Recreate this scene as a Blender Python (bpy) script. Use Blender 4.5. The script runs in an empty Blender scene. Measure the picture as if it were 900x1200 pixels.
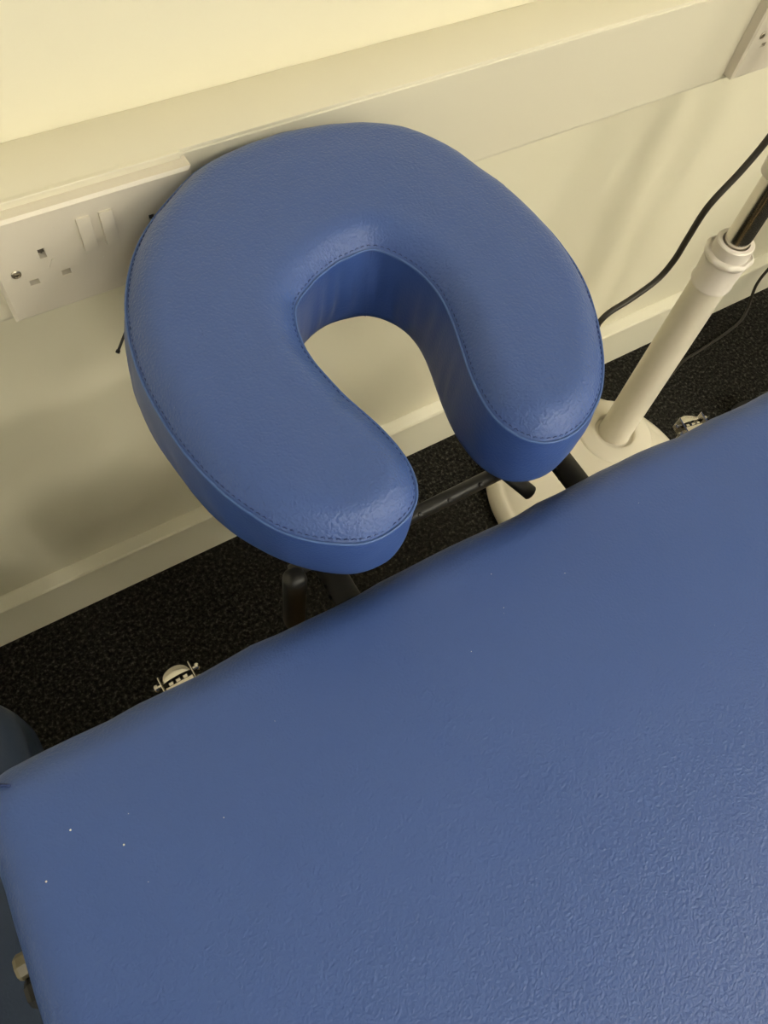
import bpy, bmesh, math, random, json
from mathutils import Vector, Matrix, noise
from mathutils.geometry import delaunay_2d_cdt, interpolate_bezier
PI = math.pi
rnd = random.Random(7)
C = bpy.data.collections.new('scene'); bpy.context.scene.collection.children.link(C)

# ------------------------------------------------------------------ helpers
def link(name, me, m=None, parent=None):
    o = bpy.data.objects.new(name, me); C.objects.link(o)
    if m: me.materials.append(m)
    if parent: o.parent = parent
    return o
def obj(name, bm, m, parent=None, smooth=False, ang=None):
    me = bpy.data.meshes.new(name)
    bmesh.ops.recalc_face_normals(bm, faces=bm.faces)
    bm.to_mesh(me); bm.free()
    if smooth or ang:
        for p in me.polygons: p.use_smooth = True
    o = link(name, me, m, parent)
    if ang: me.set_sharp_from_angle(angle=math.radians(ang))
    return o
def thing(name, label, cat, loc=(0,0,0), rotz=0, group=None):
    o = bpy.data.objects.new(name, None); C.objects.link(o)
    o.location = loc; o.rotation_euler = (0,0,rotz); o.empty_display_size = .05
    return tag(o, label, cat, group)
def tag(o, label, cat, group=None):
    o['label'] = label; o['category'] = cat
    if group: o['group'] = group
    return o
def struct(o):
    o['kind'] = 'structure'; return o
def bx(bm, x0, x1, y0, y1, z0, z1, bev=0, seg=2):
    b = bmesh.new()
    bmesh.ops.create_cube(b, size=1)
    bmesh.ops.scale(b, vec=(abs(x1-x0), abs(y1-y0), abs(z1-z0)), verts=b.verts)
    bmesh.ops.translate(b, vec=((x0+x1)/2, (y0+y1)/2, (z0+z1)/2), verts=b.verts)
    if bev: bmesh.ops.bevel(b, geom=b.edges[:], offset=bev, segments=seg, profile=.5, affect='EDGES', clamp_overlap=True)
    add(bm, b)
def add(bm, b, mat=None):
    me = bpy.data.meshes.new('t'); b.to_mesh(me); b.free()
    if mat is not None: me.transform(mat)
    bm.from_mesh(me); bpy.data.meshes.remove(me)
def box(name, m, x0, x1, y0, y1, z0, z1, bev=0, parent=None, seg=2):
    bm = bmesh.new(); bx(bm, x0, x1, y0, y1, z0, z1, bev, seg)
    return obj(name, bm, m, parent, ang=35 if bev else None)
def lathe(bm, prof, n=48, axis=None, org=(0,0,0), cap=True):
    """prof: (radius, height) pairs; axis: direction the profile rises along"""
    ax = Vector(axis or (0,0,1)).normalized(); M = Matrix.Translation(org) @ ax.to_track_quat('Z','Y').to_matrix().to_4x4()
    rings = []
    for r, h in prof:
        rings.append([bm.verts.new(M @ Vector((r*math.cos(2*PI*i/n), r*math.sin(2*PI*i/n), h))) for i in range(n)])
    for a, b in zip(rings, rings[1:]):
        for i in range(n): bm.faces.new((a[i], a[(i+1)%n], b[(i+1)%n], b[i]))
    if cap:
        bm.faces.new(rings[0][::-1]); bm.faces.new(rings[-1])
def smooth_path(pts, sub=8, closed=False):
    P = [Vector(p) for p in pts]; n = len(P); out = []
    for i in range(n if closed else n-1):
        a = P[(i-1)%n] if closed or i else P[0]; b = P[i]; c = P[(i+1)%n]; d = P[(i+2)%n] if closed or i+2 < n else P[-1]
        for k in range(sub):
            t = k/sub
            out.append(.5*((2*b)+(c-a)*t+(2*a-5*b+4*c-d)*t*t+(3*b-a-3*c+d)*t**3))
    if not closed: out.append(P[-1])
    return out
def tube(bm, pts, r, n=12, closed=False, cap=True, flat=1.0):
    P = [Vector(p) for p in pts]; rings = []; N = len(P); up = None
    for i in range(N):
        t = (P[(i+1)%N]-P[(i-1)%N]) if closed else (P[min(i+1,N-1)]-P[max(i-1,0)])
        t.normalize()
        if up is None:
            up = Vector((0,0,1)) if abs(t.z) < .9 else Vector((1,0,0))
        s = t.cross(up).normalized(); up = s.cross(t).normalized()
        rr = r(i/(N-1)) if callable(r) else r
        rings.append([bm.verts.new(P[i]+rr*(math.cos(2*PI*k/n)*s+flat*math.sin(2*PI*k/n)*up)) for k in range(n)])
    for i in range(N if closed else N-1):
        a, b = rings[i], rings[(i+1)%N]
        for k in range(n): bm.faces.new((a[k], a[(k+1)%n], b[(k+1)%n], b[k]))
    if cap and not closed:
        bm.faces.new(rings[0][::-1]); bm.faces.new(rings[-1])
def rrect(x0, x1, y0, y1, r, n=10):
    out = []
    for cx, cy, a in ((x1-r,y1-r,0),(x0+r,y1-r,90),(x0+r,y0+r,180),(x1-r,y0+r,270)):
        for k in range(n+1):
            t = math.radians(a+90*k/n); out.append((cx+r*math.cos(t), cy+r*math.sin(t)))
    return out

# ------------------------------------------------------------------ materials
def mat(name, col, rough=.5, metal=0, bump=None, var=None, spec=.5, coat=0):
    m = bpy.data.materials.new(name); m.use_nodes = True
    nt = m.node_tree; b = nt.nodes['Principled BSDF']
    b.inputs['Base Color'].default_value = (*col, 1); b.inputs['Roughness'].default_value = rough
    b.inputs['Metallic'].default_value = metal; b.inputs['Specular IOR Level'].default_value = spec
    b.inputs['Coat Weight'].default_value = coat
    tc = nt.nodes.new('ShaderNodeTexCoord')
    if var:                      # (scale, second colour, detail)
        nz = nt.nodes.new('ShaderNodeTexNoise'); nz.inputs['Scale'].default_value = var[0]; nz.inputs['Detail'].default_value = var[2]
        rp = nt.nodes.new('ShaderNodeMix'); rp.data_type = 'RGBA'
        rp.inputs['A'].default_value = (*col,1); rp.inputs['B'].default_value = (*var[1],1)
        nt.links.new(tc.outputs['Object'], nz.inputs['Vector']); nt.links.new(nz.outputs['Fac'], rp.inputs['Factor'])
        nt.links.new(rp.outputs['Result'], b.inputs['Base Color'])
    if bump:                     # (scale, strength, distance)
        nz = nt.nodes.new('ShaderNodeTexNoise'); nz.inputs['Scale'].default_value = bump[0]; nz.inputs['Detail'].default_value = 4
        bp = nt.nodes.new('ShaderNodeBump'); bp.inputs['Strength'].default_value = bump[1]; bp.inputs['Distance'].default_value = bump[2]
        nt.links.new(tc.outputs['Object'], nz.inputs['Vector']); nt.links.new(nz.outputs['Fac'], bp.inputs['Height'])
        nt.links.new(bp.outputs['Normal'], b.inputs['Normal'])
    return m
def vinyl(name, col, rough=.42, grain=520, strength=.35, wrinkle=0.0):
    m = mat(name, col, rough); nt = m.node_tree; b = nt.nodes['Principled BSDF']; L = nt.links
    tc = next(n for n in nt.nodes if n.type == 'TEX_COORD')
    dn = nt.nodes.new('ShaderNodeTexNoise'); dn.inputs['Scale'].default_value = grain*.35
    mx = nt.nodes.new('ShaderNodeVectorMath'); mx.operation = 'SCALE'; mx.inputs['Scale'].default_value = 2.2/grain
    ad = nt.nodes.new('ShaderNodeVectorMath'); ad.operation = 'ADD'
    L.new(tc.outputs['Object'], dn.inputs['Vector']); L.new(dn.outputs['Color'], mx.inputs[0])
    L.new(tc.outputs['Object'], ad.inputs[0]); L.new(mx.outputs['Vector'], ad.inputs[1])
    vo = nt.nodes.new('ShaderNodeTexVoronoi'); vo.feature = 'SMOOTH_F1'; vo.inputs['Scale'].default_value = grain; vo.inputs['Smoothness'].default_value = .6
    L.new(ad.outputs['Vector'], vo.inputs['Vector'])
    b1 = nt.nodes.new('ShaderNodeBump'); b1.invert = True; b1.inputs['Strength'].default_value = strength; b1.inputs['Distance'].default_value = .0006
    L.new(vo.outputs['Distance'], b1.inputs['Height'])
    last = b1
    if wrinkle:
        # coarser creases, stronger in patches
        mp = nt.nodes.new('ShaderNodeMapping'); mp.inputs['Scale'].default_value = (.75, 1.15, 1); mp.inputs['Rotation'].default_value = (0,0,.5)
        L.new(ad.outputs['Vector'], mp.inputs['Vector'])
        v2 = nt.nodes.new('ShaderNodeTexVoronoi'); v2.feature = 'DISTANCE_TO_EDGE'; v2.inputs['Scale'].default_value = 520
        n2 = nt.nodes.new('ShaderNodeTexNoise'); n2.inputs['Scale'].default_value = 140; n2.inputs['Detail'].default_value = 3
        s2 = nt.nodes.new('ShaderNodeVectorMath'); s2.operation = 'SCALE'; s2.inputs['Scale'].default_value = .007
        a2 = nt.nodes.new('ShaderNodeVectorMath'); a2.operation = 'ADD'
        L.new(tc.outputs['Object'], n2.inputs['Vector']); L.new(n2.outputs['Color'], s2.inputs[0]); L.new(s2.outputs['Vector'], a2.inputs[0]); L.new(mp.outputs['Vector'], a2.inputs[1])
        L.new(a2.outputs['Vector'], v2.inputs['Vector'])
        cr = nt.nodes.new('ShaderNodeMapRange'); cr.inputs['From Max'].default_value = .16; L.new(v2.outputs['Distance'], cr.inputs['Value'])
        pn = nt.nodes.new('ShaderNodeTexNoise'); pn.inputs['Scale'].default_value = 7; L.new(tc.outputs['Object'], pn.inputs['Vector'])
        pr = nt.nodes.new('ShaderNodeMapRange'); pr.inputs['From Min'].default_value = .38; pr.inputs['From Max'].default_value = .62; pr.inputs['To Min'].default_value = .5*wrinkle; pr.inputs['To Max'].default_value = wrinkle
        L.new(pn.outputs['Fac'], pr.inputs['Value'])
        b2 = nt.nodes.new('ShaderNodeBump'); b2.inputs['Distance'].default_value = .0007
        L.new(pr.outputs['Result'], b2.inputs['Strength']); L.new(cr.outputs['Result'], b2.inputs['Height']); L.new(b1.outputs['Normal'], b2.inputs['Normal'])
        last = b2
    L.new(last.outputs['Normal'], b.inputs['Normal'])
    # faint wear in the gloss
    rn = nt.nodes.new('ShaderNodeTexNoise'); rn.inputs['Scale'].default_value = 11; rn.inputs['Detail'].default_value = 3
    rr = nt.nodes.new('ShaderNodeMapRange'); rr.inputs['To Min'].default_value = rough-.05; rr.inputs['To Max'].default_value = rough+.06
    L.new(tc.outputs['Object'], rn.inputs['Vector']); L.new(rn.outputs['Fac'], rr.inputs['Value']); L.new(rr.outputs['Result'], b.inputs['Roughness'])
    return m
def carpet_mat():
    m = mat('carpet', (.02,.019,.016), .95, spec=.1); nt = m.node_tree; b = nt.nodes['Principled BSDF']; L = nt.links
    tc = next(n for n in nt.nodes if n.type == 'TEX_COORD')
    n1 = nt.nodes.new('ShaderNodeTexNoise'); n1.inputs['Scale'].default_value = 190; n1.inputs['Detail'].default_value = 3; n1.inputs['Roughness'].default_value = .7
    n2 = nt.nodes.new('ShaderNodeTexVoronoi'); n2.inputs['Scale'].default_value = 240
    cr = nt.nodes.new('ShaderNodeValToRGB')
    e = cr.color_ramp.elements; e[0].position = .40; e[0].color = (.007,.0066,.006,1); e[1].position = .72; e[1].color = (.11,.105,.085,1)
    k = cr.color_ramp.elements.new(.56); k.color = (.026,.0245,.021,1)
    L.new(tc.outputs['Object'], n1.inputs['Vector']); L.new(tc.outputs['Object'], n2.inputs['Vector'])
    L.new(n1.outputs['Fac'], cr.inputs['Fac']); L.new(cr.outputs['Color'], b.inputs['Base Color'])
    bp = nt.nodes.new('ShaderNodeBump'); bp.inputs['Strength'].default_value = .9; bp.inputs['Distance'].default_value = .003
    ad = nt.nodes.new('ShaderNodeMath'); ad.operation = 'ADD'
    L.new(n1.outputs['Fac'], ad.inputs[0]); L.new(n2.outputs['Distance'], ad.inputs[1]); L.new(ad.outputs['Value'], bp.inputs['Height'])
    L.new(bp.outputs['Normal'], b.inputs['Normal'])
    return m
M_wall = mat('cream_wall_paint', (.76,.725,.565), .62, bump=(60,.12,.002), var=(2.5,(.78,.735,.575),2))
M_white = mat('white_ceiling', (.88,.87,.82), .8)
M_skirt = mat('cream_gloss_paint', (.78,.745,.60), .38, bump=(25,.05,.002))
M_trunk = mat('white_upvc', (.71,.67,.54), .4, bump=(400,.03,.0005))
M_plate = mat('white_socket_plastic', (.70,.645,.545), .33, bump=(900,.05,.0003))
M_lamp = mat('white_painted_steel', (.72,.67,.56), .35)
M_lampc = mat('white_moulded_plastic', (.74,.69,.63), .32)
M_carpet = carpet_mat()
BLUE = (.048,.096,.298)
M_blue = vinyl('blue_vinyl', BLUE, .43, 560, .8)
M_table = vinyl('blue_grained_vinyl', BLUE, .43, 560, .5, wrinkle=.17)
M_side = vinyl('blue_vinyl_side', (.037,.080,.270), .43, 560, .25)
M_shblue = vinyl('shaded_blue_vinyl', (.016,.034,.080), .5, 500, .2)  # bench blue, its colour darkened to stand for shade beside the table
M_thread = mat('navy_thread', (.02,.04,.15), .8)
M_welt = mat('blue_seam_edge', (.06,.12,.33), .45)
M_black = mat('black_powder_coat', (.022,.021,.019), .42)
M_blackp = mat('black_plastic', (.012,.0115,.011), .45)
M_rubber = mat('black_rubber', (.014,.014,.014), .6)
M_cable = mat('black_cable_jacket', (.022,.018,.012), .5)
M_chrome = mat('chrome', (.62,.59,.54), .2, 1)
M_brass = mat('screw_metal', (.55,.5,.42), .3, 1)
M_hole = mat('dark_shutter', (.10,.085,.065), .5)
M_wood = mat('beech_wood', (.42,.30,.15), .5, var=(30,(.36,.25,.12),5))
M_cream = mat('cream_plastic', (.15,.13,.085), .4)
M_dust = mat('dust_lint', (.75,.72,.68), .9)

# ------------------------------------------------------------------ room
X0, X1, Y0, ZC = -2.2, 2.8, -5.0, 2.55
def slab(name, m, *a):
    return struct(box(name, m, *a))
slab('floor', M_carpet, X0-.1, X1+.1, Y0-.1, .1, -.05, 0)
slab('wall_back', M_wall, X0-.1, X1+.1, 0, .1, 0, ZC)
slab('wall_left', M_white, X0-.1, X0, Y0, 0, 0, ZC)
slab('wall_right', M_white, X1, X1+.1, Y0, 0, 0, ZC)
slab('wall_front', M_white, X0-.1, X1+.1, Y0-.1, Y0, 0, ZC)
slab('ceiling', M_white, X0-.1, X1+.1, Y0-.1, .1, ZC, ZC+.1)
# skirting board: flat face with a sloping top
bm = bmesh.new()
prof = [(0,0),(-.0165,0),(-.0165,.0935),(-.0145,.0965),(-.002,.1035),(0,.104)]
va = [bm.verts.new((X0, y, z)) for y, z in prof]; vb = [bm.verts.new((X1, y, z)) for y, z in prof]
for i in range(len(prof)):
    j = (i+1) % len(prof); bm.faces.new((va[i], va[j], vb[j], vb[i]))
bm.faces.new(va); bm.faces.new(vb[::-1])
struct(obj('baseboard_back', bm, M_skirt))
# dado trunking along the wall
D = .0517; ZT, ZB = .7001, .6006
bm = bmesh.new()
bx(bm, X0, X1, -D, 0, ZB, ZT, .0012, 2)
bx(bm, X0, X1, -D-.0012, -D+.002, ZB+.0035, ZT-.0025, .0006, 1)     # clip-on lid
struct(obj('trim_1', bm, M_trunk, ang=35))
bm = bmesh.new()
bx(bm, -.32, .151, -D-.0030, -D+.001, ZT-.0075, ZT+.0004, .0005, 1)   # accessory frame edge over the lid, left of the joint
struct(obj('trim_2', bm, M_trunk, ang=35))

# ------------------------------------------------------------------ sockets
def plate_bm(w, h, t, holes, dep=.009):
    """plate in the xz plane, centre at origin, back at y=0, front at y=-t, rectangular recesses"""
    bm = bmesh.new()
    ch = .0022
    xs = sorted({-w/2+ch, w/2-ch, *[v for r in holes for v in r[:2]]}); zs = sorted({-h/2+ch, h/2-ch, *[v for r in holes for v in r[2:4]]})
    def inh(x, z):
        for r in holes:
            if r[0] < x < r[1] and r[2] < z < r[3]: return True
        return False
    V = {}
    def v(i, k, y):
        key = (i, k, y)
        if key not in V: V[key] = bm.verts.new((xs[i], y, zs[k]))
        return V[key]
    H = [[inh((xs[i]+xs[i+1])/2, (zs[k]+zs[k+1])/2) for k in range(len(zs)-1)] for i in range(len(xs)-1)]
    for i in range(len(xs)-1):
        for k in range(len(zs)-1):
            y = -t+dep if H[i][k] else -t
            bm.faces.new((v(i,k,y), v(i+1,k,y), v(i+1,k+1,y), v(i,k+1,y)))
            if H[i][k]:
                for (a, b, ni, nk) in (((i,k),(i+1,k),i,k-1),((i+1,k),(i+1,k+1),i+1,k),((i+1,k+1),(i,k+1),i,k+1),((i,k+1),(i,k),i-1,k)):
                    if not H[ni][nk]: bm.faces.new((v(*a,-t), v(*b,-t), v(*b,y), v(*a,y)))
    # outer rim: chamfer then sides
    rim = [(0,k) for k in range(len(zs))] + [(i,len(zs)-1) for i in range(1,len(xs))] + [(len(xs)-1,k) for k in range(len(zs)-2,-1,-1)] + [(i,0) for i in range(len(xs)-2,0,-1)]
    def out(i, k, y):
        x, z = xs[i], zs[k]
        if i == 0: x -= ch
        if i == len(xs)-1: x += ch
        if k == 0: z -= ch
        if k == len(zs)-1: z += ch
        return bm.verts.new((x, y, z))
    r1 = [out(i,k,-t+ch*.8) for i,k in rim]; r2 = [out(i,k,0) for i,k in rim]; r0 = [v(i,k,-t) for i,k in rim]; n = len(rim)
    for j in range(n):
        a = (j+1) % n
        bm.faces.new((r0[j], r0[a], r1[a], r1[j])); bm.faces.new((r1[j], r1[a], r2[a], r2[j]))
    bm.faces.new(r2)
    return bm
def double_socket(label, cx, cz, group=None):
    t = thing('double_socket', label, 'socket', (cx, -D-.0012, cz), 0, group)
    T = .0118
    holes = []; sh = []
    for s in (-1, 1):
        hx = s*.0395                 # centre of one outlet
        holes += [(hx-.0023, hx+.0023, .0065, .0145), (hx-.0145, hx-.0080, -.0135, -.0090), (hx+.0080, hx+.0145, -.0135, -.0090)]
    obj('faceplate', plate_bm(.1462, .0868, T, holes), M_plate, t)
    for s in (-1, 1):
        hx = s*.0395
        bm = bmesh.new()
        bx(bm, hx-.0022, hx+.0022, -T+.0035, -T+.0064, .0085, .0144); bx(bm, hx-.0006, hx+.0006, -T+.0025, -T+.005, .0085, .0144)
        obj('pin_shutter', bm, M_hole, t)
        bm = bmesh.new()             # little moulded dash between the pin openings
        b2 = bmesh.new(); bx(b2, -.0038, .0038, -T-.0008, -T+.0002, -.0006, .0006)
        add(bm, b2, Matrix.Translation((hx+.0035,0,.0005)) @ Matrix.Rotation(-math.radians(62), 4, 'Y'))
        obj('moulded_mark', bm, M_plate, t)
        # rocker switch, rocked so that its lower edge stands proud
        bm = bmesh.new(); b2 = bmesh.new(); bx(b2, -.0046, .0046, -.0024, .0024, -.0132, .0132, .0005, 2)
        add(bm, b2, Matrix.Translation((s*.0078+.0005,-T-.0004,.0165)) @ Matrix.Rotation(math.radians(-4), 4, 'X'))
        sw = obj('rocker_switch', bm, M_plate, t, ang=35)
        bm = bmesh.new()
        lathe(bm, [(.0034,0),(.0034,.0006),(.0026,.0011),(.0026,.0005)], 24, (0,-1,0), (s*.0603,-T+.0001,0))
        bx(bm, s*.0603-.0024, s*.0603+.0024, -T-.0009, -T-.0006, -.00035, .00035); bx(bm, s*.0603-.00035, s*.0603+.00035, -T-.0009, -T-.0006, -.0024, .0024)
        obj('screw', bm, M_brass, t, ang=40)
    # lint and plaster dust caught on the plate
    bm = bmesh.new()
    for k in range(46):
        x = rnd.uniform(-.07,.05); z = rnd.uniform(-.038,.036); r = rnd.uniform(.00012,.00038)
        if abs(x) < .016 and z > 0: continue
        bmesh.ops.create_icosphere(bm, subdivisions=1, radius=r, matrix=Matrix.Translation((x,-T-.0001,z)))
    o = obj('dust', bm, M_dust, t); o['kind'] = 'stuff'
    return t
double_socket('white double wall socket with two switches on the trunking, left of the blue face cushion', .0809, .6520)
double_socket('white wall socket cut off by the top right corner of the photo', .807, .6520)

# ------------------------------------------------------------------ vinyl slab with rolled edges (table top)
def slab_pad(name, m, x0, x1, y0, y1, zt, th, cr, roll, parent, wave=0, n=14, straight=40, low=None):
    """rounded rectangle cushion: rings from the lower welt up over a rolled edge onto the flat top"""
    def outline(d):
        r = max(cr-d, .010); base = rrect(x0+d, x1-d, y0+d, y1-d, r, n); N = len(base); o = []
        for i in range(N):
            a = Vector(base[i]); b = Vector(base[(i+1)%N])
            k = KK[i]
            for j in range(k): o.append(a.lerp(b, j/k))
        return o
    base = rrect(x0, x1, y0, y1, cr, n); N = len(base)
    KK = [max(1, int((Vector(base[i])-Vector(base[(i+1)%N])).length/.018)) for i in range(N)]
    ref = outline(0); n_ = len(ref); nor = []
    for i in range(n_):
        t = ref[(i+1)%n_]-ref[i-1]; nor.append(Vector((t.y,-t.x)).normalized())
    bm = bmesh.new(); rings = []
    prof = [(.012, zt-th), (.003, zt-th+.001), (0, zt-th+.006), (-.001, zt-th*.55), (0, zt-roll*1.0)]
    for k in range(1, 9):
        a = k/8*PI/2; prof.append((roll*(1-math.cos(a)), zt-roll+(roll-.0035)*math.sin(a)))
    prof += [(roll+.02, zt-.0022), (roll+.05, zt-.0008), (roll+.09, zt)]
    for q_, (ins, z) in enumerate(prof):
        ring = []
        P_ = outline(max(0, ins))
        for i in range(n_):
            p = P_[i]; r_ = ref[i]
            w = wave*(noise.noise(Vector((r_.x*9, r_.y*9, 1.3)))) + wave*.45*noise.noise(Vector((r_.x*31, r_.y*31, 4.)))
            f = max(0, 1-max(0,ins)/.06)
            e = w*f-min(0, ins)
            ring.append(bm.verts.new((p.x+nor[i].x*e, p.y+nor[i].y*e, z + .3*w*f*(1 if q_ > 4 else 0))))
        rings.append(ring)
    for a, b in zip(rings, rings[1:]):
        for i in range(n_): bm.faces.new((a[i], a[(i+1)%n_], b[(i+1)%n_], b[i]))
    bm.faces.new(rings[-1]); bm.faces.new(rings[0][::-1])
    return obj(name, bm, m, parent, smooth=True)

# ------------------------------------------------------------------ massage table
TX, TW = .222, .347
tbl = thing('massage_table', 'blue vinyl padded massage table with chrome latches, filling the lower right', 'massage table', (TX, -.3625, 0), math.radians(-1.1))
ZTOP = .622
slab_pad('mattress', M_table, -TW, TW, -1.86, 0, ZTOP, .058, .024, .026, tbl, wave=.0035)
# corner pleat at the near-left end of the cushion
bm = bmesh.new()
tube(bm, smooth_path([(-.3385,-.0040,.6020),(-.3330,-.0075,.6105),(-.3280,-.0108,.6148),(-.3225,-.0146,.6172)],4), .0008, 6)
obj('corner_seam', bm, M_thread, tbl, smooth=True)
bm = bmesh.new()
for a in ((-TW+.012, TW-.012, -.032, -.012), (-TW+.012, TW-.012, -1.848, -1.828), (-TW+.012, -TW+.032, -1.828, -.032), (TW-.032, TW-.012, -1.828, -.032)):
    bx(bm, a[0], a[1], a[2], a[3], .475, .564, .002, 2)
bx(bm, -TW+.03, TW-.03, -1.83, -.03, .556, .5645)
obj('frame', bm, M_wood, tbl, ang=35)
def wleg(x, y, lean):
    bm = bmesh.new(); b2 = bmesh.new(); bx(b2, -.021, .021, -.015, .015, 0, .50, .003, 2)
    add(bm, b2, Matrix.Translation((x, y, 0)) @ Matrix(((1,0,lean,0),(0,1,0,0),(0,0,1,0),(0,0,0,1))))
    o = obj('leg', bm, M_wood, tbl, ang=35)
    bm = bmesh.new(); lathe(bm, [(.020,0),(.024,.004),(.024,.022),(.018,.028)], 24, None, (x, y, 0)); obj('rubber_foot', bm, M_rubber, o, ang=40)
for sx in (-1, 1):
    for y in (-.055, -1.80): wleg(sx*(TW-.045)-sx*.0, y, 0)
    bm = bmesh.new(); tube(bm, [(sx*(TW-.045), -.07, .12), (sx*(TW-.045), -.9, .47)], .004, 8); tube(bm, [(sx*(TW-.045), -1.78, .12), (sx*(TW-.045), -.95, .47)], .004, 8)
    obj('brace_cable', bm, M_brass, tbl, smooth=True)
for y in (-.055, -1.80):
    box('cross_rail', M_wood, -TW+.06, TW-.06, y-.012, y+.012, .16, .215, .003, tbl)
# chrome latches on the end rail
def latch(lx, rot, yo):
    """suitcase latch: domed tongue between two cheeks, slotted bar in front, screws at both ends"""
    M = Matrix.Translation((lx, yo, .5655)) @ Matrix.Rotation(math.radians(rot), 4, 'Z')
    bm = bmesh.new(); b = bmesh.new(); bx(b, -.0135, .0135, -.034, -.0135, -.030, -.002, .0008, 1); add(bm, b, M)
    L = obj('latch', bm, M_chrome, tbl, ang=35)
    # tongue: D shaped plate, bulging away from the table and domed
    b = bmesh.new(); K = 16; rows = []
    for s in range(5):
        f = s/4; row = []
        for k in range(K+1):
            a = PI*k/K
            row.append(b.verts.new((-.0098*math.cos(a)*(1-.0*f), -.0095+(.0015+.0085*f)*math.sin(a)**.8, -.0005-.0055*f**2.2)))
        rows.append(row)
    for r0, r1 in zip(rows, rows[1:]):
        for k in range(K): b.faces.new((r0[k], r0[k+1], r1[k+1], r1[k]))
    bmesh.ops.solidify(b, geom=b.faces[:], thickness=.0010); bmesh.ops.remove_doubles(b, verts=b.verts, dist=.00005)
    bm = bmesh.new(); add(bm, b, M); obj('tongue', bm, M_chrome, L, smooth=True)
    # slotted strap in front of it
    bm = bmesh.new(); b = bmesh.new(); bx(b, -.0096, .0096, -.0185, -.0118, -.0022, -.0010, .0005, 1); add(bm, b, M)
    b = bmesh.new(); bx(b, -.0096, .0096, -.0187, -.0172, -.0022, .0008, .0005, 1); add(bm, b, M)
    for x in (-.005, .0, .005):
        b = bmesh.new(); bx(b, x-.0016, x+.0016, -.0120, -.0096, -.0020, -.0012, .0003, 1); add(bm, b, M)
    obj('strap', bm, M_chrome, L, ang=35)
    for s in (-1, 1):
        bm = bmesh.new(); b = bmesh.new(); bx(b, s*.0106-.0006, s*.0106+.0006, -.026, -.0035, -.012, .0022, .0006, 1); add(bm, b, M)
        obj('cheek', bm, M_chrome, L, ang=35)
        for yy, zz in ((-.0085, -.003), (-.0165, -.004)):
            bm = bmesh.new(); b = bmesh.new()
            lathe(b, [(.0012,0),(.0012,.0018),(.0024,.0020),(.0026,.0036),(.0018,.0044)], 14, (s,0,0), (s*.0112, yy, zz)); add(bm, b, M)
            obj('latch_screw', bm, M_chrome, L, ang=40)
latch(-.2232, 3, .0232); latch(.2305, -10, .0232)
# adjusting knob of the leg, sticking out under the left side
bm = bmesh.new(); lathe(bm, [(.0075,0),(.0078,.002),(.0078,.0235),(.0065,.0255)], 8, (-1,0,.05), (-.3480, -.0900, .520))
kn = obj('knob', bm, M_cream, tbl, ang=30); kn['label'] = 'cream coloured knob body'
bm = bmesh.new(); lathe(bm, [(.0080,0),(.0092,.002),(.0092,.0215),(.0070,.0240)], 6, (-1,0,.05), (-.3480, -.1060, .520))
obj('knob_cap', bm, M_blackp, kn, ang=30)
# white specks of lint on the vinyl
bm = bmesh.new()
for k in range(42):
    x = rnd.uniform(-TW+.03, TW-.06); y = rnd.uniform(-.5,-.03); r = rnd.uniform(.00010,.00030)
    bmesh.ops.create_icosphere(bm, subdivisions=1, radius=r, matrix=Matrix.Translation((x, y, ZTOP-.0002)))
for x, y in ((-.281,-.072),(-.302,-.052),(-.3212,-.0689)):
    bmesh.ops.create_icosphere(bm, subdivisions=1, radius=.0006, matrix=Matrix.Translation((x, y, ZTOP-(.003 if x < -.31 else .0006))))
o = obj('lint_specks', bm, M_dust, tbl); o['kind'] = 'stuff'; o['label'] = 'tiny white specks of lint'

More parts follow.
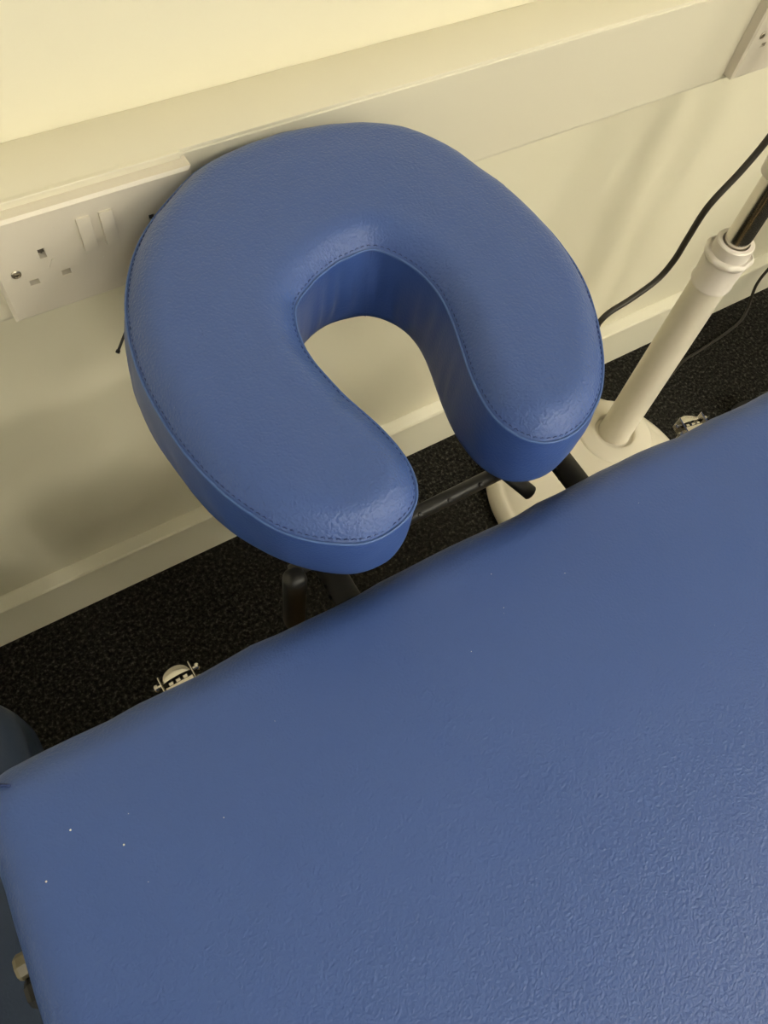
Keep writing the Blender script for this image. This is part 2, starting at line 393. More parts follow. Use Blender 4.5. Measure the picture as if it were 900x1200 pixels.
# ------------------------------------------------------------------ face cradle
SEAM = [(0.0592,-0.1875),(0.0582,-0.1919),(0.0573,-0.1959),(0.0565,-0.1999),(0.0558,-0.2038),(0.0551,-0.2077),(0.0545,-0.2116),(0.0541,-0.2155),(0.0537,-0.2195),(0.0534,-0.2234),(0.0532,-0.2274),(0.0530,-0.2313),(0.0529,-0.2353),(0.0529,-0.2393),(0.0530,-0.2432),(0.0530,-0.2472),(0.0532,-0.2511),(0.0534,-0.2551),(0.0536,-0.2591),(0.0539,-0.2630),(0.0542,-0.2670),(0.0546,-0.2709),(0.0551,-0.2748),(0.0557,-0.2787),(0.0564,-0.2826),(0.0572,-0.2865),(0.0580,-0.2904),(0.0590,-0.2942),(0.0600,-0.2981),(0.0611,-0.3019),(0.0623,-0.3057),(0.0636,-0.3094),(0.0650,-0.3131),(0.0665,-0.3167),(0.0681,-0.3204),(0.0698,-0.3240),(0.0715,-0.3275),(0.0733,-0.3311),(0.0752,-0.3345),(0.0772,-0.3379),(0.0795,-0.3411),(0.0820,-0.3442),(0.0846,-0.3471),(0.0874,-0.3499),(0.0903,-0.3525),(0.0934,-0.3550),(0.0966,-0.3574),(0.0998,-0.3596),(0.1032,-0.3618),(0.1066,-0.3637),(0.1101,-0.3654),(0.1137,-0.3668),(0.1175,-0.3676),(0.1214,-0.3681),(0.1253,-0.3681),(0.1292,-0.3678),(0.1331,-0.3672),(0.1369,-0.3663),(0.1407,-0.3652),(0.1442,-0.3637),(0.1475,-0.3618),(0.1505,-0.3594),(0.1530,-0.3566),(0.1550,-0.3535),(0.1568,-0.3502),(0.1581,-0.3467),(0.1591,-0.3430),(0.1598,-0.3393),(0.1602,-0.3355),(0.1604,-0.3318),(0.1603,-0.3279),(0.1602,-0.3241),(0.1598,-0.3203),(0.1593,-0.3166),(0.1587,-0.3128),(0.1580,-0.3090),(0.1572,-0.3053),(0.1563,-0.3016),(0.1553,-0.2979),(0.1543,-0.2942),(0.1533,-0.2906),(0.1523,-0.2869),(0.1513,-0.2832),(0.1505,-0.2795),(0.1498,-0.2757),(0.1492,-0.2719),(0.1486,-0.2682),(0.1481,-0.2644),(0.1475,-0.2606),(0.1470,-0.2568),(0.1466,-0.2530),(0.1464,-0.2492),(0.1463,-0.2454),(0.1464,-0.2416),(0.1467,-0.2379),(0.1473,-0.2341),(0.1481,-0.2304),(0.1490,-0.2267),(0.1501,-0.2231),(0.1513,-0.2196),(0.1526,-0.2164),(0.1539,-0.2136),(0.1553,-0.2111),(0.1569,-0.2089),(0.1588,-0.2069),(0.1608,-0.2051),(0.1630,-0.2034),(0.1652,-0.2019),(0.1676,-0.2004),(0.1700,-0.1991),(0.1724,-0.1977),(0.1748,-0.1964),(0.1772,-0.1950),(0.1796,-0.1938),(0.1821,-0.1926),(0.1847,-0.1916),(0.1873,-0.1907),(0.1899,-0.1898),(0.1925,-0.1890),(0.1952,-0.1882),(0.1978,-0.1875),(0.2005,-0.1869),(0.2032,-0.1866),(0.2060,-0.1864),(0.2087,-0.1862),(0.2115,-0.1859),(0.2142,-0.1856),(0.2170,-0.1855),(0.2197,-0.1855),(0.2226,-0.1859),(0.2254,-0.1868),(0.2284,-0.1890),(0.2312,-0.1920),(0.2339,-0.1955),(0.2362,-0.1993),(0.2383,-0.2033),(0.2402,-0.2074),(0.2417,-0.2113),(0.2430,-0.2154),(0.2439,-0.2195),(0.2446,-0.2237),(0.2450,-0.2280),(0.2451,-0.2323),(0.2451,-0.2365),(0.2448,-0.2408),(0.2443,-0.2450),(0.2436,-0.2492),(0.2427,-0.2534),(0.2417,-0.2576),(0.2406,-0.2617),(0.2394,-0.2658),(0.2382,-0.2699),(0.2368,-0.2740),(0.2354,-0.2780),(0.2340,-0.2821),(0.2326,-0.2862),(0.2313,-0.2902),(0.2299,-0.2943),(0.2287,-0.2984),(0.2275,-0.3025),(0.2264,-0.3066),(0.2255,-0.3108),(0.2247,-0.3150),(0.2240,-0.3193),(0.2235,-0.3235),(0.2232,-0.3278),(0.2232,-0.3320),(0.2236,-0.3362),(0.2245,-0.3402),(0.2257,-0.3441),(0.2272,-0.3476),(0.2288,-0.3507),(0.2305,-0.3533),(0.2325,-0.3557),(0.2346,-0.3577),(0.2370,-0.3596),(0.2395,-0.3611),(0.2422,-0.3623),(0.2450,-0.3632),(0.2480,-0.3638),(0.2510,-0.3641),(0.2540,-0.3642),(0.2570,-0.3640),(0.2600,-0.3637),(0.2630,-0.3632),(0.2659,-0.3624),(0.2688,-0.3615),(0.2716,-0.3603),(0.2743,-0.3591),(0.2771,-0.3578),(0.2797,-0.3563),(0.2824,-0.3548),(0.2851,-0.3532),(0.2879,-0.3513),(0.2909,-0.3490),(0.2943,-0.3461),(0.2979,-0.3426),(0.3015,-0.3387),(0.3050,-0.3346),(0.3083,-0.3304),(0.3114,-0.3261),(0.3144,-0.3216),(0.3173,-0.3171),(0.3200,-0.3125),(0.3226,-0.3078),(0.3252,-0.3031),(0.3276,-0.2983),(0.3299,-0.2935),(0.3322,-0.2886),(0.3343,-0.2837),(0.3362,-0.2787),(0.3379,-0.2736),(0.3394,-0.2685),(0.3407,-0.2633),(0.3419,-0.2580),(0.3428,-0.2528),(0.3435,-0.2474),(0.3440,-0.2421),(0.3445,-0.2368),(0.3448,-0.2314),(0.3449,-0.2261),(0.3448,-0.2207),(0.3446,-0.2153),(0.3444,-0.2100),(0.3441,-0.2046),(0.3437,-0.1993),(0.3432,-0.1939),(0.3426,-0.1886),(0.3419,-0.1833),(0.3410,-0.1780),(0.3397,-0.1729),(0.3381,-0.1679),(0.3364,-0.1629),(0.3348,-0.1578),(0.3336,-0.1527),(0.3325,-0.1475),(0.3312,-0.1423),(0.3297,-0.1372),(0.3279,-0.1322),(0.3259,-0.1273),(0.3236,-0.1224),(0.3211,-0.1177),(0.3184,-0.1131),(0.3155,-0.1086),(0.3123,-0.1044),(0.3088,-0.1004),(0.3050,-0.0966),(0.3010,-0.0931),(0.2968,-0.0898),(0.2924,-0.0868),(0.2878,-0.0841),(0.2830,-0.0818),(0.2781,-0.0797),(0.2731,-0.0778),(0.2680,-0.0760),(0.2629,-0.0744),(0.2577,-0.0729),(0.2525,-0.0717),(0.2473,-0.0706),(0.2420,-0.0696),(0.2367,-0.0687),(0.2314,-0.0679),(0.2261,-0.0673),(0.2208,-0.0670),(0.2154,-0.0668),(0.2101,-0.0669),(0.2047,-0.0671),(0.1993,-0.0674),(0.1940,-0.0679),(0.1887,-0.0684),(0.1834,-0.0691),(0.1781,-0.0700),(0.1728,-0.0709),(0.1676,-0.0721),(0.1624,-0.0735),(0.1573,-0.0752),(0.1524,-0.0772),(0.1476,-0.0795),(0.1430,-0.0822),(0.1385,-0.0850),(0.1340,-0.0881),(0.1296,-0.0911),(0.1252,-0.0941),(0.1208,-0.0972),(0.1164,-0.1003),(0.1122,-0.1036),(0.1080,-0.1070),(0.1040,-0.1105),(0.1001,-0.1142),(0.0964,-0.1180),(0.0928,-0.1220),(0.0894,-0.1261),(0.0861,-0.1304),(0.0831,-0.1348),(0.0801,-0.1393),(0.0773,-0.1438),(0.0747,-0.1485),(0.0722,-0.1532),(0.0698,-0.1580),(0.0676,-0.1629),(0.0656,-0.1679),(0.0638,-0.1729),(0.0621,-0.1779),(0.0606,-0.1829)]
BOT = [(0.0533,-0.1854),(0.0526,-0.1901),(0.0521,-0.1945),(0.0516,-0.1988),(0.0513,-0.2029),(0.0511,-0.2070),(0.0509,-0.2111),(0.0509,-0.2152),(0.0509,-0.2192),(0.0511,-0.2232),(0.0513,-0.2273),(0.0517,-0.2313),(0.0520,-0.2353),(0.0525,-0.2392),(0.0529,-0.2432),(0.0534,-0.2472),(0.0539,-0.2511),(0.0544,-0.2550),(0.0549,-0.2590),(0.0554,-0.2629),(0.0559,-0.2668),(0.0566,-0.2707),(0.0573,-0.2745),(0.0581,-0.2784),(0.0590,-0.2822),(0.0600,-0.2859),(0.0611,-0.2897),(0.0624,-0.2934),(0.0637,-0.2970),(0.0651,-0.3006),(0.0667,-0.3041),(0.0684,-0.3076),(0.0702,-0.3110),(0.0720,-0.3144),(0.0740,-0.3177),(0.0760,-0.3210),(0.0780,-0.3242),(0.0801,-0.3273),(0.0822,-0.3302),(0.0844,-0.3331),(0.0865,-0.3358),(0.0888,-0.3384),(0.0912,-0.3409),(0.0936,-0.3434),(0.0962,-0.3458),(0.0989,-0.3481),(0.1016,-0.3504),(0.1045,-0.3526),(0.1073,-0.3546),(0.1102,-0.3565),(0.1130,-0.3581),(0.1159,-0.3595),(0.1189,-0.3607),(0.1221,-0.3615),(0.1254,-0.3622),(0.1288,-0.3626),(0.1324,-0.3627),(0.1360,-0.3626),(0.1397,-0.3621),(0.1432,-0.3613),(0.1467,-0.3601),(0.1499,-0.3584),(0.1527,-0.3562),(0.1552,-0.3534),(0.1571,-0.3503),(0.1585,-0.3468),(0.1594,-0.3432),(0.1599,-0.3394),(0.1601,-0.3356),(0.1600,-0.3318),(0.1597,-0.3280),(0.1592,-0.3242),(0.1587,-0.3205),(0.1580,-0.3168),(0.1572,-0.3131),(0.1563,-0.3094),(0.1554,-0.3057),(0.1544,-0.3021),(0.1533,-0.2985),(0.1522,-0.2948),(0.1511,-0.2911),(0.1501,-0.2874),(0.1491,-0.2837),(0.1482,-0.2799),(0.1474,-0.2762),(0.1467,-0.2724),(0.1460,-0.2686),(0.1454,-0.2648),(0.1448,-0.2610),(0.1443,-0.2571),(0.1439,-0.2532),(0.1437,-0.2493),(0.1436,-0.2454),(0.1437,-0.2415),(0.1440,-0.2375),(0.1445,-0.2336),(0.1453,-0.2298),(0.1462,-0.2260),(0.1472,-0.2223),(0.1484,-0.2188),(0.1497,-0.2155),(0.1511,-0.2124),(0.1527,-0.2096),(0.1545,-0.2070),(0.1565,-0.2047),(0.1586,-0.2026),(0.1609,-0.2006),(0.1632,-0.1988),(0.1655,-0.1972),(0.1679,-0.1956),(0.1704,-0.1941),(0.1728,-0.1927),(0.1753,-0.1913),(0.1779,-0.1901),(0.1805,-0.1889),(0.1832,-0.1879),(0.1859,-0.1870),(0.1887,-0.1862),(0.1915,-0.1856),(0.1943,-0.1851),(0.1972,-0.1848),(0.2001,-0.1847),(0.2029,-0.1849),(0.2058,-0.1851),(0.2086,-0.1855),(0.2114,-0.1860),(0.2142,-0.1864),(0.2169,-0.1869),(0.2195,-0.1875),(0.2222,-0.1883),(0.2249,-0.1894),(0.2277,-0.1912),(0.2305,-0.1935),(0.2334,-0.1963),(0.2360,-0.1996),(0.2384,-0.2032),(0.2405,-0.2071),(0.2421,-0.2111),(0.2434,-0.2152),(0.2442,-0.2194),(0.2446,-0.2237),(0.2447,-0.2279),(0.2445,-0.2322),(0.2440,-0.2364),(0.2433,-0.2406),(0.2425,-0.2447),(0.2415,-0.2488),(0.2404,-0.2529),(0.2393,-0.2570),(0.2381,-0.2610),(0.2369,-0.2651),(0.2357,-0.2692),(0.2346,-0.2733),(0.2334,-0.2774),(0.2323,-0.2815),(0.2313,-0.2857),(0.2303,-0.2899),(0.2294,-0.2941),(0.2286,-0.2983),(0.2280,-0.3026),(0.2274,-0.3068),(0.2271,-0.3111),(0.2269,-0.3153),(0.2270,-0.3195),(0.2272,-0.3236),(0.2277,-0.3276),(0.2284,-0.3314),(0.2293,-0.3350),(0.2305,-0.3384),(0.2318,-0.3414),(0.2333,-0.3442),(0.2348,-0.3466),(0.2363,-0.3486),(0.2380,-0.3503),(0.2396,-0.3518),(0.2414,-0.3531),(0.2431,-0.3542),(0.2450,-0.3552),(0.2471,-0.3562),(0.2493,-0.3570),(0.2516,-0.3578),(0.2541,-0.3584),(0.2568,-0.3589),(0.2595,-0.3593),(0.2623,-0.3594),(0.2652,-0.3594),(0.2681,-0.3591),(0.2710,-0.3587),(0.2740,-0.3581),(0.2769,-0.3573),(0.2799,-0.3564),(0.2831,-0.3554),(0.2864,-0.3542),(0.2900,-0.3529),(0.2940,-0.3512),(0.2984,-0.3492),(0.3032,-0.3468),(0.3081,-0.3441),(0.3130,-0.3409),(0.3177,-0.3374),(0.3219,-0.3334),(0.3255,-0.3289),(0.3285,-0.3241),(0.3309,-0.3189),(0.3328,-0.3135),(0.3344,-0.3080),(0.3357,-0.3024),(0.3369,-0.2968),(0.3381,-0.2913),(0.3392,-0.2857),(0.3402,-0.2802),(0.3411,-0.2747),(0.3419,-0.2692),(0.3426,-0.2638),(0.3431,-0.2583),(0.3435,-0.2529),(0.3438,-0.2475),(0.3440,-0.2421),(0.3440,-0.2368),(0.3440,-0.2314),(0.3438,-0.2261),(0.3436,-0.2207),(0.3432,-0.2154),(0.3428,-0.2101),(0.3423,-0.2048),(0.3417,-0.1995),(0.3411,-0.1942),(0.3403,-0.1889),(0.3394,-0.1838),(0.3383,-0.1787),(0.3371,-0.1736),(0.3356,-0.1686),(0.3341,-0.1635),(0.3326,-0.1584),(0.3312,-0.1533),(0.3298,-0.1482),(0.3283,-0.1432),(0.3268,-0.1382),(0.3250,-0.1333),(0.3230,-0.1286),(0.3208,-0.1239),(0.3183,-0.1193),(0.3157,-0.1149),(0.3128,-0.1106),(0.3096,-0.1065),(0.3063,-0.1027),(0.3027,-0.0991),(0.2988,-0.0957),(0.2948,-0.0925),(0.2906,-0.0897),(0.2861,-0.0871),(0.2815,-0.0847),(0.2768,-0.0826),(0.2720,-0.0807),(0.2670,-0.0790),(0.2620,-0.0774),(0.2569,-0.0760),(0.2518,-0.0747),(0.2467,-0.0735),(0.2415,-0.0725),(0.2363,-0.0717),(0.2311,-0.0709),(0.2258,-0.0704),(0.2206,-0.0700),(0.2154,-0.0698),(0.2101,-0.0697),(0.2048,-0.0699),(0.1995,-0.0701),(0.1943,-0.0705),(0.1890,-0.0710),(0.1837,-0.0716),(0.1785,-0.0724),(0.1733,-0.0733),(0.1682,-0.0744),(0.1631,-0.0757),(0.1581,-0.0773),(0.1532,-0.0791),(0.1484,-0.0812),(0.1437,-0.0835),(0.1390,-0.0860),(0.1344,-0.0887),(0.1298,-0.0914),(0.1252,-0.0942),(0.1206,-0.0970),(0.1160,-0.0998),(0.1114,-0.1027),(0.1069,-0.1057),(0.1024,-0.1088),(0.0979,-0.1121),(0.0934,-0.1154),(0.0890,-0.1189),(0.0847,-0.1226),(0.0805,-0.1264),(0.0764,-0.1304),(0.0726,-0.1346),(0.0691,-0.1390),(0.0660,-0.1438),(0.0634,-0.1487),(0.0611,-0.1539),(0.0592,-0.1593),(0.0576,-0.1647),(0.0563,-0.1701),(0.0552,-0.1754),(0.0542,-0.1805)]
ZS, ZBT = .700, .638
cr = thing('face_cradle', 'blue horseshoe-shaped face cradle cushion on a black frame at the end of the table', 'face cradle', (.212, -.36, .56))
ORG = Vector((.212, -.36, .56))
S = [Vector(p) for p in SEAM]; B = [Vector(p) for p in BOT]; n = len(S)
def W(p, z): return Vector((p[0], p[1], z)) - ORG
def inside(p, poly):
    x, y = p; c = False; j = len(poly)-1
    for i in range(len(poly)):
        xi, yi = poly[i]; xj, yj = poly[j]
        if (yi > y) != (yj > y) and x < (xj-xi)*(y-yi)/(yj-yi)+xi: c = not c
        j = i
    return c
def dist(p, poly):
    best = 9; m = len(poly)
    for i in range(m):
        a = poly[i]; d = poly[(i+1)%m]-a; t = max(0, min(1, (p-a).dot(d)/max(1e-12, d.dot(d))))
        best = min(best, (a+d*t-p).length)
    return best
NI = []
for i in range(n):
    t = S[(i+1)%n]-S[i-1]; NI.append(Vector((-t.y, t.x)).normalized())
if not inside(S[20]+NI[20]*.004, S): NI = [-v for v in NI]
HT = .0155
def ztop(d, p):
    r = .021
    u = min(1, d/r)
    z = ZS + HT*(1-(1-u)**2.3)*.86 + HT*.14*min(1, d/.045)
    # puckers near the seam
    pk = math.exp(-d/.012)*.0012*noise.noise(Vector((p.x*90, p.y*90, 0)))
    return z + pk
def flat_fill(poly, zf, step, offs):
    co = [Vector(p) for p in poly]; edges = [(i, (i+1)%n) for i in range(n)]
    for o_ in offs:
        for i in range(0, n):
            p = poly[i]+NI[i]*o_
            if inside(p, poly) and dist(p, poly) > o_*.93: co.append(p)
    x = min(p.x for p in poly)
    while x < max(p.x for p in poly):
        y = min(p.y for p in poly)
        while y < max(p.y for p in poly):
            p = Vector((x+rnd.uniform(-.0003,.0003), y+rnd.uniform(-.0003,.0003)))
            if inside(p, poly) and dist(p, poly) > offs[-1]+step*.6: co.append(p)
            y += step
        x += step
    vs, es, fs, _, _, _ = delaunay_2d_cdt(co, edges, [], 1, 1e-6)
    out = []
    for f in fs:
        c = sum((vs[i] for i in f), Vector((0,0)))/len(f)
        if inside(c, poly): out.append(f)
    return vs, out
vs, fs = flat_fill(S, None, .0045, [.0008,.0018,.0032,.005,.0072,.010,.0132])
bm = bmesh.new(); vv = []
for p in vs:
    d = dist(p, S); vv.append(bm.verts.new(W(p, ztop(d, p) if d > 1e-5 else ZS)))
for f in fs: bm.faces.new([vv[i] for i in f])
for f in bm.faces:
    f.normal_update()
    if f.normal.z < 0: f.normal_flip()
for f in bm.faces: f.smooth = True
me = bpy.data.meshes.new('cushion_top'); bm.to_mesh(me); bm.free()
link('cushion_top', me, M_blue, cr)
# side band: full and slightly puckered, drawn in at both seams
bm = bmesh.new(); rings = []
R_ = 14
arc = [0]
for i in range(n): arc.append(arc[-1]+(S[(i+1)%n]-S[i]).length)
apex = min(range(n), key=lambda i: (S[i]-Vector((.2255,-.187))).length)
for k in range(R_+1):
    u = k/R_; ring = []
    for i in range(n):
        p = S[i].lerp(B[i], u)
        bul = .0022*math.sin(PI*u)**.7
        s = arc[i]
        inner = math.exp(-((i-apex)/26)**2)
        w = noise.noise(Vector((s*55, u*1.5, 2.)))*.0014*(.3+u) + inner*.0048*noise.noise(Vector((s*105, u*.7, 7.)))*(.2+u)
        w *= math.sin(PI*min(1,u*1.02))**.5 if 0 < u < 1 else 0
        ring.append(bm.verts.new(W(p-NI[i]*(bul+w), ZS+(ZBT-ZS)*u)))
    rings.append(ring)
p0 = rings[-1]
rb = [bm.verts.new(W(B[i]+NI[i]*.006, ZBT-.004)) for i in range(n)]
rings.append(rb)
for a, b in zip(rings, rings[1:]):
    for i in range(n): bm.faces.new((a[i], a[(i+1)%n], b[(i+1)%n], b[i]))
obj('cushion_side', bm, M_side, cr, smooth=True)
bm = bmesh.new(); tube(bm, [W(S[i]-NI[i]*.0006, ZS-.0002) for i in range(n)], .0009, 6, closed=True)
obj('seam_welt', bm, M_welt, cr, smooth=True)
bm = bmesh.new(); tube(bm, [W(S[apex].lerp(B[apex], k/12)-NI[apex]*.0022*math.sin(PI*k/12)**.7*1.0, ZS+(ZBT-ZS)*k/12) for k in range(13)], .0006, 6)
obj('side_seam', bm, M_side, cr, smooth=True)
# stitches just inside the welt
bm = bmesh.new(); step = .0042; s = 0; i = 0
while s < arc[-1]-step:
    while arc[i+1] < s: i += 1
    t = (s-arc[i])/max(1e-9, arc[i+1]-arc[i]); p = S[i].lerp(S[(i+1)%n], t)+NI[i]*.0013; tg = (S[(i+1)%n]-S[i]).normalized()
    a = p-tg*.0012; b = p+tg*.0012
    tube(bm, [W(a, ZS+.0016), W(p, ZS+.0023), W(b, ZS+.0016)], .00030, 5)
    s += step
o = obj('stitching', bm, M_thread, cr, smooth=True)
# hard base plate under the cushion
bm = bmesh.new()
IN = [B[i]+NI[i]*.018 for i in range(n)]
a = [bm.verts.new(W(p, ZBT-.0030)) for p in IN]; b = [bm.verts.new(W(p, ZBT-.0130)) for p in IN]
for i in range(n): bm.faces.new((a[i], a[(i+1)%n], b[(i+1)%n], b[i]))
bmesh.ops.triangle_fill(bm, use_beauty=True, edges=[e for e in bm.edges if e.verts[0].co.z == e.verts[1].co.z])
obj('base_plate', bm, M_black, cr)
# black frame: two rails into the table, crossbar, clamps and levers
def W3(x, y, z): return Vector((x, y, z))-ORG
for x in (.1262, .3350):
    bm = bmesh.new(); b2 = bmesh.new()
    lathe(b2, [(.0075,0),(.0100,.003),(.0100,.160),(.0085,.163)], 20, (0,1,0), W3(x, -.371, .553)); add(bm, b2)
    r = obj('rail', bm, M_black, cr, ang=40)
    bm = bmesh.new(); bx(bm, *sum(([c-.0125, c+.0125] if k == 0 else [c-.016, c+.016] if k == 1 else [c-.013, c+.012] for k, c in enumerate(W3(x-(.0 if x < .2 else .004), -.302, .562))), []), .003, 2)
    for k in range(4):
        lathe(bm, [(.0016,0),(.0016,.0016)], 10, (-1,0,0), W3(x-.0095, -.3175-.0075*k, .557-.004*(k%2)))
    bx(bm, *[v for c_, d_ in zip(W3(x+(.011 if x < .2 else -.022), -.300, .598), (.009, .012, .0275)) for v in (c_-d_, c_+d_)], .003, 2)
    obj('clamp', bm, M_blackp, r, ang=35)
bm = bmesh.new(); tube(bm, [W3(.134,-.320,.574), W3(.325,-.320,.574)], .0058, 16)
cb = obj('crossbar', bm, M_black, cr, smooth=True)
bm = bmesh.new()
for x in (.198, .224, .252):
    bm = bmesh.new(); lathe(bm, [(.0018,-.001),(.0018,.0010),(.0010,.0014)], 12, (0,-.6,.8), W3(x, -.3238, .5786))
    obj('rivet', bm, M_blackp, cb, ang=40)
def lever(pts, r, flat):
    bm = bmesh.new(); tube(bm, smooth_path(pts, 6), r, 14, flat=flat); return bm
def rr(t): return .0062*(min(1, (1-t)*9+.15)**.5)
obj('cam_lever', lever([W3(.268,-.312,.585), W3(.272,-.328,.584), W3(.2775,-.342,.582), W3(.281,-.3500,.580)], rr, .7), M_blackp, cr, smooth=True)

b2 = bmesh.new(); bx(b2, -.0080, .0080, -.008, .008, -.085, .012, .0065, 4)
bm = bmesh.new(); add(bm, b2, Matrix.Translation(W3(.0950,-.326,.577)))
obj('hanging_lever', bm, M_blackp, cr, ang=35)
bm = bmesh.new(); tube(bm, [W3(.0950,-.320,.582), W3(.128,-.320,.580)], .005, 12); lathe(bm, [(.0035,0),(.0035,.004),(.002,.005)], 12, (-.3,0,1), W3(.104,-.318,.586))
obj('pivot_pin', bm, M_black, cr, smooth=True)
for a, b in (((.0598,-.1285,.620),(.078,-.112,.629)),):
    bm = bmesh.new(); tube(bm, [W3(*a), W3(*b)], .0010, 8); lathe(bm, [(.0015,-.001),(.0015,.0012)], 10, Vector(b)-Vector(a), W3(*a))
    obj('strap_end', bm, M_blackp, cr, smooth=True)

# ------------------------------------------------------------------ lamp stand
BXC, BYC, BR = .701, -.2085, .1745
PX, PY = .7790, -.1545
lp = thing('lamp_stand', 'white floor lamp stand with round base and chrome extension tube, beside the face cradle', 'lamp stand', (BXC, BYC, 0))
O2 = Vector((BXC, BYC, 0))
def LW(x, y, z): return Vector((x,y,z))-O2
bm = bmesh.new()
lathe(bm, [(BR-.012,0),(BR-.002,.004),(BR,.012),(BR-.003,.022),(BR-.012,.030),(BR-.018,.0325),(BR-.021,.0315),(BR-.024,.0345),(BR-.05,.0405),(.07,.0440),(.001,.0450)], 96)
bs = obj('base', bm, M_lamp, lp, smooth=True)
bm = bmesh.new(); lathe(bm, [(.064,.0385),(.0625,.0440),(.058,.0468),(.040,.0485),(.0345,.0490),(.0325,.0480),(.0322,.041),(.0275,.041),(.0270,.0440)], 64, None, LW(PX,PY,0)); obj('socket_boss', bm, M_lamp, bs, smooth=True)
TOPP = Vector((.7745, -.1497, .44)); BOTP = Vector((PX,PY,.046)); dirp = (TOPP-BOTP).normalized()
def pole(prof, org=BOTP, nn=40):
    bm = bmesh.new(); lathe(bm, prof, nn, dirp, org-O2); return bm
obj('pole', pole([(.0262,0),(.0255,.01),(.0228,.36),(.0225,.385)]), M_lamp, lp, ang=50)
CB = BOTP+dirp*.340
obj('collar', pole([(.0236,-.001),(.0258,.001),(.0262,.004),(.0250,.0065),(.0272,.044),(.0272,.050),(.0258,.0505),(.0232,.0510),(.0228,.0655),(.0215,.0668),(.0168,.0668),(.0166,.050)], CB), M_lampc, lp, ang=35)
bm = bmesh.new()
ang_n = 72; rings = []
Mx = Matrix.Translation(CB-O2) @ dirp.to_track_quat('Z','Y').to_matrix().to_4x4()
for (r0, h) in ((.0268,.0425),(.0290,.0440),(.0296,.0475),(.0288,.0505),(.0262,.0520)):
    rings.append([bm.verts.new(Mx @ Vector(((r0+.0009*math.cos(9*a))*math.cos(a), (r0+.0009*math.cos(9*a))*math.sin(a), h+(.0014*math.cos(9*a) if h < .045 else 0)))) for a in [2*PI*i/ang_n for i in range(ang_n)]])
for a, b in zip(rings, rings[1:]):
    for i in range(ang_n): bm.faces.new((a[i], a[(i+1)%ang_n], b[(i+1)%ang_n], b[i]))
obj('grip_ring', bm, M_lampc, lp, smooth=True)
obj('extension_tube', pole([(.0150,.03),(.0150,.36),(.014,.362)], CB), M_chrome, lp, ang=50)
# clamp knob on the tube
KP = CB+dirp*.178
bm = bmesh.new(); lathe(bm, [(.0155,-.020),(.0205,-.018),(.0215,0),(.0205,.018),(.0155,.020)], 32, dirp, KP-O2)
kc = obj('height_clamp', bm, M_lampc, lp, ang=40)
bm = bmesh.new(); nd = Vector((-.62,-.70,-.25)).normalized()
lathe(bm, [(.006,.010),(.006,.020),(.0135,.022),(.0155,.026),(.0150,.036),(.010,.040)], 10, nd, KP-O2)
obj('knob', bm, M_lampc, kc, smooth=True)
# lamp head on its bent arm, above the frame of the photo
top = CB+dirp*.36
bm = bmesh.new(); tube(bm, smooth_path([top-dirp*.01-O2, top+Vector((0,0,.25))-O2, top+Vector((.05,-.02,.50))-O2, top+Vector((.30,-.10,.62))-O2], 8), .009, 14)
obj('arm', bm, M_lamp, lp, smooth=True)
HD = top+Vector((.40,-.13,.60))
bm = bmesh.new(); lathe(bm, [(.095,-.02),(.115,-.018),(.118,.0),(.112,.022),(.09,.028),(.088,.01)], 48, None, HD-O2, cap=False); obj('lamp_head', bm, M_lampc, lp, smooth=True)

# ------------------------------------------------------------------ cables
bm = bmesh.new()
tube(bm, smooth_path([(0.6878,-0.1600,0.6603),(0.6829,-0.1600,0.6242),(0.6697,-0.1600,0.5924),(0.6490,-0.1600,0.5576),(0.6457,-0.1600,0.5177),(0.6446,-0.1600,0.4869),(0.6335,-0.1600,0.4623),(0.6041,-0.1600,0.4466),(0.5780,-0.1600,0.4386),(0.5672,-0.1600,0.4272),(0.5613,-0.1600,0.4040),(0.5113,-0.1600,0.3040),(0.4713,-0.1300,0.2040)], 8), .0034, 12)
tag(obj('power_cable', bm, M_cable, smooth=True), 'black cable hanging in a curve in front of the wall, passing behind the cushion', 'cable')
bm = bmesh.new()
tube(bm, smooth_path([(0.9620,-0.1003,0.0040),(1.0220,-0.0803,0.0040),(1.0693,-0.0754,0.0040),(1.1431,-0.0670,0.0040),(1.1910,-0.0579,0.0060),(1.2087,-0.0477,0.0200),(1.2041,-0.0427,0.0450),(1.1988,-0.0372,0.0800),(1.2071,-0.0344,0.1100),(1.2190,-0.0369,0.1600)], 8), .0027, 12)
tag(obj('power_cable', bm, M_cable, smooth=True), 'thin black cable lying on the carpet behind the lamp pole, rising at right edge', 'cable')

# ------------------------------------------------------------------ padded bench beside the table, lower
bn = thing('padded_bench', 'blue padded bench, coloured dark as in shade, partly hidden at the left edge, lower than the table', 'bench', (-.33, -.62, 0))
slab_pad('seat_pad', M_shblue, -.20, .201, -.40, .405, .40, .075, .052, .02, bn, wave=.001)
box('frame', M_black, -.17, .17, -.36, .33, .300, .3255, .003, bn)
for sx in (-1,1):
    for y in (-.33,.28):
        bm = bmesh.new(); tube(bm, [(sx*.15,y,.303),(sx*.16,y,.012)], .0125, 16); l = obj('leg', bm, M_black, bn, smooth=True)
        bm = bmesh.new(); lathe(bm, [(.014,0),(.016,.003),(.016,.02),(.012,.024)], 20, None, (sx*.16,y,0)); obj('rubber_foot', bm, M_rubber, l, ang=40)

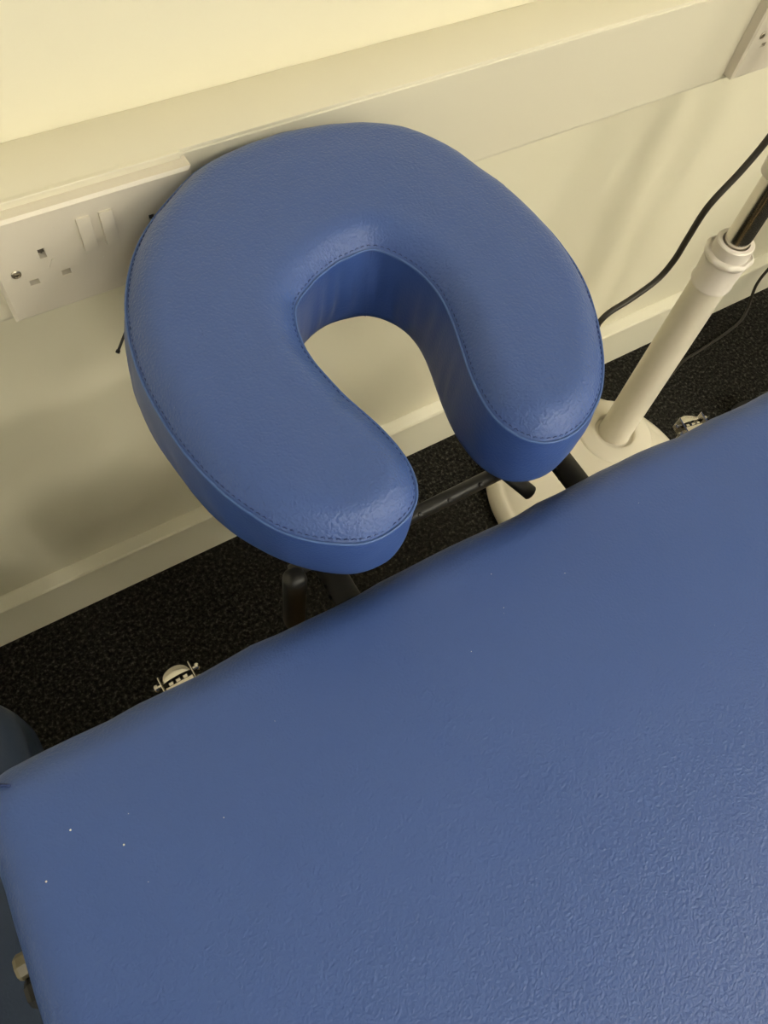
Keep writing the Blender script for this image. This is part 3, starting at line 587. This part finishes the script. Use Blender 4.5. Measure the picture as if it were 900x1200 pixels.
# ------------------------------------------------------------------ wheeled stool at the right edge
st = thing('wheeled_stool', 'black stool leg with castor just showing at the right edge above the table', 'stool', (1.250, -.375, 0))
bm = bmesh.new(); lathe(bm, [(.03,.07),(.034,.075),(.034,.12),(.02,.14)], 32); hub = obj('hub', bm, M_black, st, ang=40)
a0 = math.atan2(.155, -.24)
for k in range(5):
    a = a0+2*PI*k/5; d = Vector((math.cos(a), math.sin(a), 0)); p = Vector((-d.y, d.x, 0))
    bm = bmesh.new(); tube(bm, [d*.02+Vector((0,0,.112)), d*.12+Vector((0,0,.102)), d*.25+Vector((0,0,.080)), d*.268+Vector((0,0,.076))], lambda t: .017-.005*t, 12, flat=.7)
    l = obj('leg', bm, M_black, st, smooth=True)
    bm = bmesh.new()
    for s in (-1,1): lathe(bm, [(.018,0),(.024,.002),(.024,.014),(.018,.016)], 24, p*s, d*.262+p*s*.004+Vector((0,0,.024)))
    tube(bm, [d*.262+Vector((0,0,.03)), d*.262+Vector((0,0,.078))], .006, 10)
    obj('castor', bm, M_rubber, l, ang=40)
bm = bmesh.new(); lathe(bm, [(.018,.12),(.018,.30),(.012,.30),(.012,.42)], 24); obj('gas_lift', bm, M_chrome, st, ang=40)
bm = bmesh.new(); lathe(bm, [(.12,.42),(.165,.425),(.172,.45),(.165,.485),(.14,.50),(.001,.503)], 48); obj('seat', bm, M_blackp, st, smooth=True)

# ------------------------------------------------------------------ ceiling panels
M_diff = bpy.data.materials.new('lit_diffuser'); M_diff.use_nodes = True
bsdf = M_diff.node_tree.nodes['Principled BSDF']; bsdf.inputs['Base Color'].default_value = (.9,.88,.8,1)
bsdf.inputs['Emission Color'].default_value = (1,.935,.765,1); bsdf.inputs['Emission Strength'].default_value = 24.0
first = None
PAN = [(-.3,-2.5),(1.2,-2.3),(2.4,-2.3),(-.3,-4.1),(1.2,-4.1),(2.4,-4.1)]
for k, (x, y) in enumerate(PAN):
    if first is None:
        r = first = thing('ceiling_light', 'square ceiling light panel', 'ceiling light', (x, y, ZC))
        bm = bmesh.new()
        for a in ((-.31,.31,-.31,-.285),(-.31,.31,.285,.31),(-.31,-.285,-.285,.285),(.285,.31,-.285,.285)): bx(bm, *a, -.014, 0)
        obj('frame', bm, M_lamp, r); box('diffuser', M_diff, -.285, .285, -.285, .285, -.010, -.002, 0, r)
    else:
        r = first.copy(); C.objects.link(r); r.location = (x, y, ZC)
        for ch in list(first.children):
            c = ch.copy(); C.objects.link(c); c.parent = r
    r['group'] = 'square ceiling light panels above the room'

# ------------------------------------------------------------------ world, camera, view
w = bpy.data.worlds.new('world'); bpy.context.scene.world = w; w.use_nodes = True
w.node_tree.nodes['Background'].inputs['Color'].default_value = (.9,.85,.7,1); w.node_tree.nodes['Background'].inputs['Strength'].default_value = .05
cam = bpy.data.cameras.new('camera'); co = bpy.data.objects.new('camera', cam); C.objects.link(co)
cam.sensor_fit = 'HORIZONTAL'; cam.sensor_width = 36; cam.lens = 36*909.73/900; cam.clip_start = .01
Rm = Matrix(((.8523,.4173,-.3154),(-.5123,.7877,-.3422),(.1056,.4533,.8851)))
co.matrix_world = Matrix.Translation((0,-.5004,1.0723)) @ Rm.to_4x4()
sc = bpy.context.scene; sc.camera = co
sc.view_settings.view_transform = 'Standard'; sc.view_settings.look = 'None'; sc.view_settings.gamma = 1; sc.view_settings.use_curve_mapping = False
sc.view_settings.exposure = 0.33
